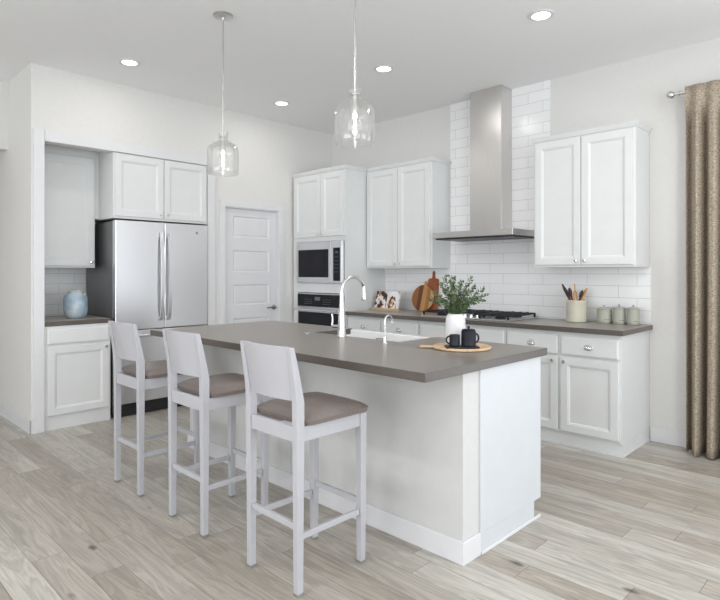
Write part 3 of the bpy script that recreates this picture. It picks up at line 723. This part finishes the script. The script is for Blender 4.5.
# cookbook on stand
lean = Matrix.Rotation(math.radians(-16), 4, 'X')
t = thing('book_stand', 'low pine book stand holding the open cookbook', 'book stand', (1.13, -.26, ZC))
m = MB(); m.box(-.185, -.035, 0, .195, .03, .014, .003); m.box(-.185, -.035, .014, .195, -.026, .030, .003)
m.box(-.05, .0305, .0, -.02, .09, .012, .002); m.box(.03, .0305, .0, .06, .09, .012, .002)
m.box(-.13, .012, .014, .14, .022, .14, .002, M=Matrix.Rotation(math.radians(-16), 4, 'X'))
m.build('ledge', M_stand, t)
t = thing('cookbook', 'open cookbook with food photographs leaning on the pine stand', 'book', (1.13, -.265, ZC+.0155))
BL = Matrix.Translation((0, 0, 0)) @ lean
def page(x0, x1, name, mt, sgn):
    m = MB(); n = 8; top = []; z0, z1 = 0.004, .196
    R_ = []
    for k in range(n+1):
        u = k/n; x = x0+(x1-x0)*u; d_ = (u if sgn > 0 else 1-u); y = -.010*math.sin(PI*min(1, d_*1.1+.12))-.003
        R_.append([m.bm.verts.new(BL @ Vector(p)) for p in ((x, y, z0), (x, y, z1), (x, .004, z1), (x, .004, z0))])
    for a, b in zip(R_, R_[1:]):
        for q in range(4): m.bm.faces.new((a[q], a[(q+1) % 4], b[(q+1) % 4], b[q]))
    m.bm.faces.new(R_[0]); m.bm.faces.new(R_[-1]); m.sm = True
    return m.build(name, mt, t)
page(-.165, 0, 'left_page', M_pg1, -1); page(0.001, .17, 'right_page', M_pg2, 1)
m = MB(); m.box(-.17, .0045, .002, .175, .0085, .199, .001, M=BL); m.build('cover', mat('book_cover', (.6, .62, .66), .5), t)
# round striped board and paddle board leaning on the tile
tilt = Matrix.Rotation(math.radians(-9), 4, 'X')
t = thing('round_cutting_board', 'round striped acacia cutting board leaning on the backsplash', 'cutting board', (1.475, -.100, ZC+.001))
t.rotation_euler = (math.radians(-10), math.radians(6), 0)
m = MB(); m.lathe([(0, -.009), (.136, -.009), (.140, -.005), (.140, .005), (.136, .009), (0, .009)], seg=56, M=Matrix.Translation((0, 0, .1415)) @ Matrix.Rotation(PI/2, 4, 'X'))
o = m.build('board', M_stripe, t)
m = MB(); m.prism([(-.016, .275), (.016, .275), (.014, .315), (.009, .325), (-.009, .325), (-.014, .315)], -.008, .008, .002, M=Matrix.Rotation(PI/2, 4, 'X')); m.build('handle', M_beech, t)
t = thing('paddle_board', 'rectangular reddish wood paddle board behind the round board', 'cutting board', (1.588, -.052, ZC+.001))
t.rotation_euler = (math.radians(-6), 0, 0)
m = MB(); m.prism([(-.064, 0), (.064, 0), (.067, .005), (.067, .33), (.057, .345), (.018, .352), (.015, .365), (.015, .415), (.010, .425), (-.010, .425), (-.015, .415), (-.015, .365), (-.018, .352), (-.057, .345), (-.067, .33), (-.067, .005)], -.008, .008, .002, M=Matrix.Rotation(PI/2, 4, 'X'))
o = m.build('board', M_walnut, t); o.location = (0, .0, 0)
# crock with utensils
CC = (3.176, -.17, ZC)
tag(MB().lathe([(0, 0), (.072, 0), (.078, .004), (.080, .012), (.080, .170), (.083, .174), (.083, .180), (.079, .182), (.075, .178), (.073, .02), (0, .014)], CC, 44).build('utensil_crock', M_crock), 'cream stoneware crock holding wooden utensils', 'crock')
def utensil(name, label, mt, off, tipoff, length, kind, zb=.016):
    t = thing(name, label, 'utensil', (CC[0], CC[1], CC[2]), 0, 'kitchen utensils in the cream crock')
    a = Vector((off[0], off[1], zb)); b = Vector((tipoff[0], tipoff[1], length)); d = (b-a)
    m = MB()
    if kind == 'spoon':
        m.tube([a, a+d*.5, a+d*.72, a+d*.78, a+d*.86, a+d*.94, b], [.006, .007, .011, .019, .025, .020, .005], 14, flat=.5)
    elif kind == 'spatula':
        m.tube([a, a+d*.42, a+d*.46, a+d*.50, a+d*.74, a+d*.79, a+d*.83, b], [.008, .012, .026, .029, .028, .016, .010, .009], 14, flat=.45)
    else:
        m.tube([a, a+d*.5, a+d*.7, a+d*.85, b], [.007, .011, .018, .019, .008], 14, flat=.7)
    m.build('body', mt, t); return t
Rr = (.715, .699)
def off(r, f=0): return (Rr[0]*r-.699*f, Rr[1]*r+.715*f)
utensil('wooden_spoon', 'dark wooden spoon leaning furthest left in the crock', M_ebony, off(.035), off(-.112, .02), .315, 'plain')
utensil('wooden_spoon', 'dark wooden spoon second from the left in the crock', M_ebony, off(.02, .02), off(-.062, .0), .285, 'spoon', .02)
utensil('wooden_spoon', 'brown wooden spoon between the two dark ones on the left', M_walnut, off(.03, -.03), off(-.085, .035), .285, 'plain')
utensil('wooden_spatula', 'light beech spatula upright in the middle of the crock', M_beech, off(0, -.02), off(-.005, .03), .32, 'spatula')
utensil('wooden_spoon', 'short dark wooden spoon right of the middle in the crock', M_ebony, off(-.02, .02), off(.055, .01), .265, 'spoon')
utensil('wooden_spoon', 'light beech spoon leaning furthest right in the crock', M_beech, off(-.035, -.0), off(.10, .03), .28, 'plain')
# canisters
def canister(label, x, y, r, h):
    t = thing('canister', label, 'canister', (x, y, ZC), 0, 'sage stoneware canisters')
    m = MB(); m.lathe([(0, 0), (r-.004, 0), (r, .004), (r, .016), (r+.0015, .018), (r+.0015, .021), (r, .023), (r, h-.006), (r-.003, h), (0, h)], seg=36); m.build('body', M_can, t)
    m = MB()
    for k in range(9):
        a = math.radians(-46)+(k-4)*.10; c_, s_ = math.cos(a), math.sin(a)
        m.box(-.0025, -.0006, 0, .0025, .0006, .005, M=Matrix.Translation((c_*(r+.0003), s_*(r+.0003), .030)) @ Matrix.Rotation(a+PI/2, 4, 'Z'))
    m.build('lettering', mat_letter, t)
    m = MB(); m.lathe([(0, h+.0003), (r+.002, h+.0003), (r+.003, h+.003), (r+.002, h+.008), (r*.75, h+.016), (.008, h+.019), (.006, h+.024), (.010, h+.030), (.007, h+.035), (0, h+.036)], seg=36); m.build('lid', M_can, t)
mat_letter = mat('grey_lettering', (.16, .16, .15), .5)
canister('sage canister with lid nearest the cream crock, leftmost of three', 3.385, -.125, .057, .112)
canister('sage canister with lid, middle of the three', 3.503, -.125, .047, .122)
canister('sage canister with lid nearest the counter end, rightmost of three', 3.610, -.125, .047, .122)

# ---------------------------------------------------------------- bar stools
def make_stool(x, label):
    t = thing('bar_stool', label, 'stool', (x, -3.115, 0), 0, 'white bar stools along the island')
    hw = .163
    for s in (-1, 1):                     # rear legs carry the back (towards -y)
        m = MB(); sec = []
        for z, y, wx, wy in ((.012, -.187, .0145, .015), (.30, -.187, .0155, .0165), (.62, -.187, .0165, .019), (.70, -.187, .0165, .020), (.795, -.188, .016, .021), (.86, -.198, .015, .018), (.95, -.215, .0145, .0145), (1.024, -.230, .014, .011)):
            sec.append([m.bm.verts.new((s*(hw+.003)+a*wx, y+b*wy, z)) for a, b in ((-1, -1), (1, -1), (1, 1), (-1, 1))])
        for p, q in zip(sec, sec[1:]):
            for k in range(4): m.bm.faces.new((p[k], p[(k+1) % 4], q[(k+1) % 4], q[k]))
        m.bm.faces.new(sec[0][::-1]); m.bm.faces.new(sec[-1])
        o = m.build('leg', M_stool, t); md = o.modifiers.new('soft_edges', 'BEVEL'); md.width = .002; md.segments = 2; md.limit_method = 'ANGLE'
        MB().box(s*(hw+.003)-.015, -.202, 0, s*(hw+.003)+.015, -.172, .0118, .002).build('foot_cap', M_rub, o)
        m = MB(); sec = []
        for z, w_ in ((.012, .0145), (.30, .0165), (.69, .019)):
            sec.append([m.bm.verts.new((s*hw+a*w_, .185+b*w_, z)) for a, b in ((-1, -1), (1, -1), (1, 1), (-1, 1))])
        for p, q in zip(sec, sec[1:]):
            for k in range(4): m.bm.faces.new((p[k], p[(k+1) % 4], q[(k+1) % 4], q[k]))
        m.bm.faces.new(sec[0][::-1]); m.bm.faces.new(sec[-1])
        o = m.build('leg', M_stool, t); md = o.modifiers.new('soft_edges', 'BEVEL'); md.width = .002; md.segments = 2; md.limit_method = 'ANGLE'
        MB().box(s*hw-.014, .171, 0, s*hw+.014, .199, .0118, .002).build('foot_cap', M_rub, o)
    m = MB(); m.box(-hw+.0145, -.200, .630, hw-.0145, -.176, .692, .002); m.box(-hw+.0185, .178, .630, hw-.0185, .202, .692, .002)
    for s in (-1, 1): m.box(s*hw-.012, -.166, .630, s*hw+.012, .166, .692, .002)
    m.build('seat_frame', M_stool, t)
    # cushion: domed pad with rounded corners
    m = MB(); n = 18; hx, hy0, hy1 = .195, -.164, .226
    grid = {}
    for i in range(n+1):
        for j in range(n+1):
            u, v = -1+2*i/n, -1+2*j/n
            r_ = max(abs(u), abs(v)); L_ = (abs(u)**11+abs(v)**11)**(1/11) or 1; k_ = r_/L_
            xx = u*k_*hx; yy = (hy0+hy1)/2+v*k_*(hy1-hy0)/2
            if yy < -.15 and abs(xx) > hw-.022: pass
            d_ = max(0, 1-r_); z = .714+.025*(1-(1-min(1, d_*2.8))**2.6)+.010*(1-u*u)*(1-v*v)
            grid[i, j] = m.bm.verts.new((xx, yy, z))
    for i in range(n):
        for j in range(n): m.bm.faces.new((grid[i, j], grid[i+1, j], grid[i+1, j+1], grid[i, j+1]))
    per = [(i, 0) for i in range(n)]+[(n, j) for j in range(n)]+[(n-i, n) for i in range(n)]+[(0, n-j) for j in range(n)]
    low = [m.bm.verts.new((grid[p].co.x*.97, (grid[p].co.y-.03)*.97+.03, .6935)) for p in per]
    for k in range(len(per)):
        m.bm.faces.new((grid[per[k]], low[k], low[(k+1) % len(per)], grid[per[(k+1) % len(per)]]))
    m.bm.faces.new(low); m.build('seat_cushion', M_seat, t, True)
    # curved back panel between the posts
    m = MB(); n = 12; R_ = []
    for k in range(n+1):
        u = -1+2*k/n; x_ = u*(hw-.0125); bow = -.022*(1-u*u)
        R_.append([m.bm.verts.new((x_, y+bow, z)) for y, z in ((-.197, .800), (-.214, .90), (-.239, 1.026), (-.223, 1.026), (-.198, .90), (-.182, .800))])
    for a, b in zip(R_, R_[1:]):
        for q in range(6): m.bm.faces.new((a[q], a[(q+1) % 6], b[(q+1) % 6], b[q]))
    m.bm.faces.new(R_[0]); m.bm.faces.new(R_[-1]); m.sm = True
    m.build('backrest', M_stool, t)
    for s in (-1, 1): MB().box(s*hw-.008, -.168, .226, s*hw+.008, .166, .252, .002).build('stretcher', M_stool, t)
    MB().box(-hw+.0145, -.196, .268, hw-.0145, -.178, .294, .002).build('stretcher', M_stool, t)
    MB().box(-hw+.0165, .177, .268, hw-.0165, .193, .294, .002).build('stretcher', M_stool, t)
    return t
s0 = make_stool(1.728, 'white bar stool furthest from the camera, nearest the refrigerator')
dup(s0, (2.454, -3.115, 0), 'white bar stool in the middle of the three')
dup(s0, (3.195, -3.115, 0), 'white bar stool nearest the camera at the right')

# ---------------------------------------------------------------- pendants and ceiling lights
def make_pendant(label, x, y):
    t = thing('pendant_light', label, 'pendant light', (x, y, 0), 0, 'clear glass pendants over the island')
    m = MB(); m.lathe([(0, H-.001), (.066, H-.001), (.066, H-.006), (.060, H-.012), (.012, H-.016), (.008, H-.035), (0, H-.035)], seg=32); m.build('ceiling_canopy', M_nickel, t)
    m = MB(); m.tube([(0, 0, H-.03), (0, 0, 2.24)], .0055, 10); m.build('rod', M_nickel, t)
    m = MB(); m.lathe([(0, 2.240), (.022, 2.240), (.023, 2.237), (.022, 2.234), (.010, 2.233), (.009, 2.182), (.0165, 2.180), (.0175, 2.175), (.0175, 2.140), (.013, 2.138), (0, 2.138)], seg=24); m.build('socket', M_nickel, t)
    m = MB()
    outer = [(.034, 2.268), (.036, 2.262), (.032, 2.250), (.031, 2.215), (.038, 2.203), (.060, 2.195), (.084, 2.182), (.099, 2.162), (.1035, 2.135), (.104, 2.02), (.102, 1.995), (.098, 1.985)]
    inner = [(r-.003, z) for r, z in outer[::-1]]
    m.lathe(outer+inner+[outer[0]], seg=48); m.build('glass_shade', M_glass, t)
    m = MB(); m.lathe([(0, 2.1375), (.009, 2.137), (.0115, 2.125), (.006, 2.112), (.0045, 2.09), (.0055, 2.06), (.010, 2.050), (.0095, 2.040), (0, 2.038)], seg=20); m.build('bulb', M_bulb, t)
    m = MB(); m.lathe([(.013, 2.135), (.020, 2.118), (.032, 2.10), (.037, 2.08), (.034, 2.055), (.022, 2.036), (0, 2.028)], seg=28); m.build('bulb_globe', M_glass, t)
    return t
p0 = make_pendant('clear glass pendant light hanging nearer the refrigerator', 1.875, -2.73)
dup(p0, (3.135, -2.745, 0), 'larger-looking clear glass pendant light nearer the camera')

def make_can(x, y, label):
    t = thing('ceiling_light', label, 'recessed light', (x, y, H-.0005), 0, 'recessed ceiling lights')
    m = MB(); m.lathe([(.058, -.001), (.060, -.008), (.082, -.006), (.086, -.001), (.086, 0), (.058, 0)], seg=40); m.build('trim_ring', M_trim, t)
    m = MB(); m.lathe([(0, -.004), (.0575, -.004), (.0575, -.001), (0, -.001)], seg=36); m.build('lens', M_lens, t)
    return t
lights = [(.60, -2.81, 'recessed ceiling light above the refrigerator, leftmost in the ceiling'), (.60, -1.25, 'recessed ceiling light between the two pendants, by the pantry door'),
          (1.99, -1.25, 'recessed ceiling light above the upper cabinets left of the hood'), (3.40, -1.25, 'recessed ceiling light nearest the camera, right of the range hood')]
c0 = None
def downlight(x, y, e=7.4):
    l = bpy.data.lights.new('downlight', 'AREA'); l.shape = 'DISK'; l.size = .11; l.energy = e; l.color = (1, .97, .93)
    o = bpy.data.objects.new('downlight', l); COL.objects.link(o); o.location = (x, y, H-.012)
for x, y, lb in lights:
    if c0 is None: c0 = make_can(x, y, lb)
    else: dup(c0, (x, y, H-.0005), lb)
    downlight(x, y, 2.2)
for x, y, lb in ((4.80, -1.25, 'added ceiling fill light over the patio door'), (6.20, -1.25, 'added ceiling fill light in the far right corner of the room'),
                 (4.80, -4.40, 'added ceiling fill light over the open floor right of the island'), (1.99, -4.40, 'added ceiling fill light over the walkway behind the stools'),
                 (6.20, -4.40, 'added ceiling fill light by the right windows'), (3.40, -4.40, 'added ceiling fill light behind the nearest stool'),
                 (1.99, -7.0, 'added ceiling fill light at the left of the front window'), (4.80, -7.0, 'added ceiling fill light at the right of the front window')):
    dup(c0, (x, y, H-.0005), lb); downlight(x, y)  # unseen ceiling lights added to lift the ambient brightness

# ---------------------------------------------------------------- curtain
t = thing('curtain_rod', 'brushed nickel curtain rod with ball finial at the top right', 'curtain rod', (0, 0, 0))
RZ, RY = 2.665, -.115
m = MB(); m.tube([(3.93, RY, RZ), (6.9, RY, RZ)], .0115, 16); m.build('rod', M_nickel, t)
m = MB(); m.lathe([(0, 0), (.013, .002), (.024, .010), (.030, .024), (.030, .030), (.024, .044), (.014, .052), (.009, .056), (.013, .062), (.009, .068), (.009, .078), (.017, .082), (.017, .088), (.0125, .092), (.0125, .10), (0, .10)], seg=24,
                  M=Matrix.Translation((3.845, RY, RZ)) @ Matrix.Rotation(PI/2, 4, 'Y')); m.build('finial', M_nickel, t)
m = MB(); m.tube([(3.955, -.002, RZ), (3.955, RY-.004, RZ)], .006, 10); m.lathe([(0, 0), (.025, 0), (.025, .005), (0, .006)], seg=20, M=Matrix.Translation((3.955, -.001, RZ)) @ Matrix.Rotation(PI/2, 4, 'X')); m.build('bracket', M_nickel, t)
m = MB(); nx = 260; nz = 40; V = []
def cfold(x, u):
    ph = (x-3.98)
    a = .070*math.sin(ph*2*PI/.108+.7*math.sin(ph*9)+.3)+.020*math.sin(ph*2*PI/.055+1)
    amp = .40+.75*u
    return a*amp
for i in range(nx+1):
    x = 3.975+i/nx*.95; row = []
    for j in range(nz+1):
        u = j/nz; z = 2.70*(1-u)+.012*u
        uu = min(1, max(0, (u-.02)/.10))
        g_ = min(1, max(0, (u-.045)/.06)); g_ = g_*g_*(3-2*g_)
        f_ = cfold(x, .35+.65*u)
        y = (1-g_)*(RY-.022+.010*math.sin((x-3.98)*2*PI/.10))+g_*min(-.035, RY-.035*u-.005+f_)
        xx = x+.010*math.sin((x-3.985)*8+u*2.0)*u
        row.append(m.bm.verts.new((xx, y, z)))
    V.append(row)
for i in range(nx):
    for j in range(nz): m.bm.faces.new((V[i][j], V[i+1][j], V[i+1][j+1], V[i][j+1]))
m.sm = False
o = m.build('curtain', M_curt, smooth=False); o.data.shade_smooth()
md = o.modifiers.new('thickness', 'SOLIDIFY'); md.thickness = .003
tag(o, 'brown woven linen curtain hanging in folds at the right edge', 'curtain')
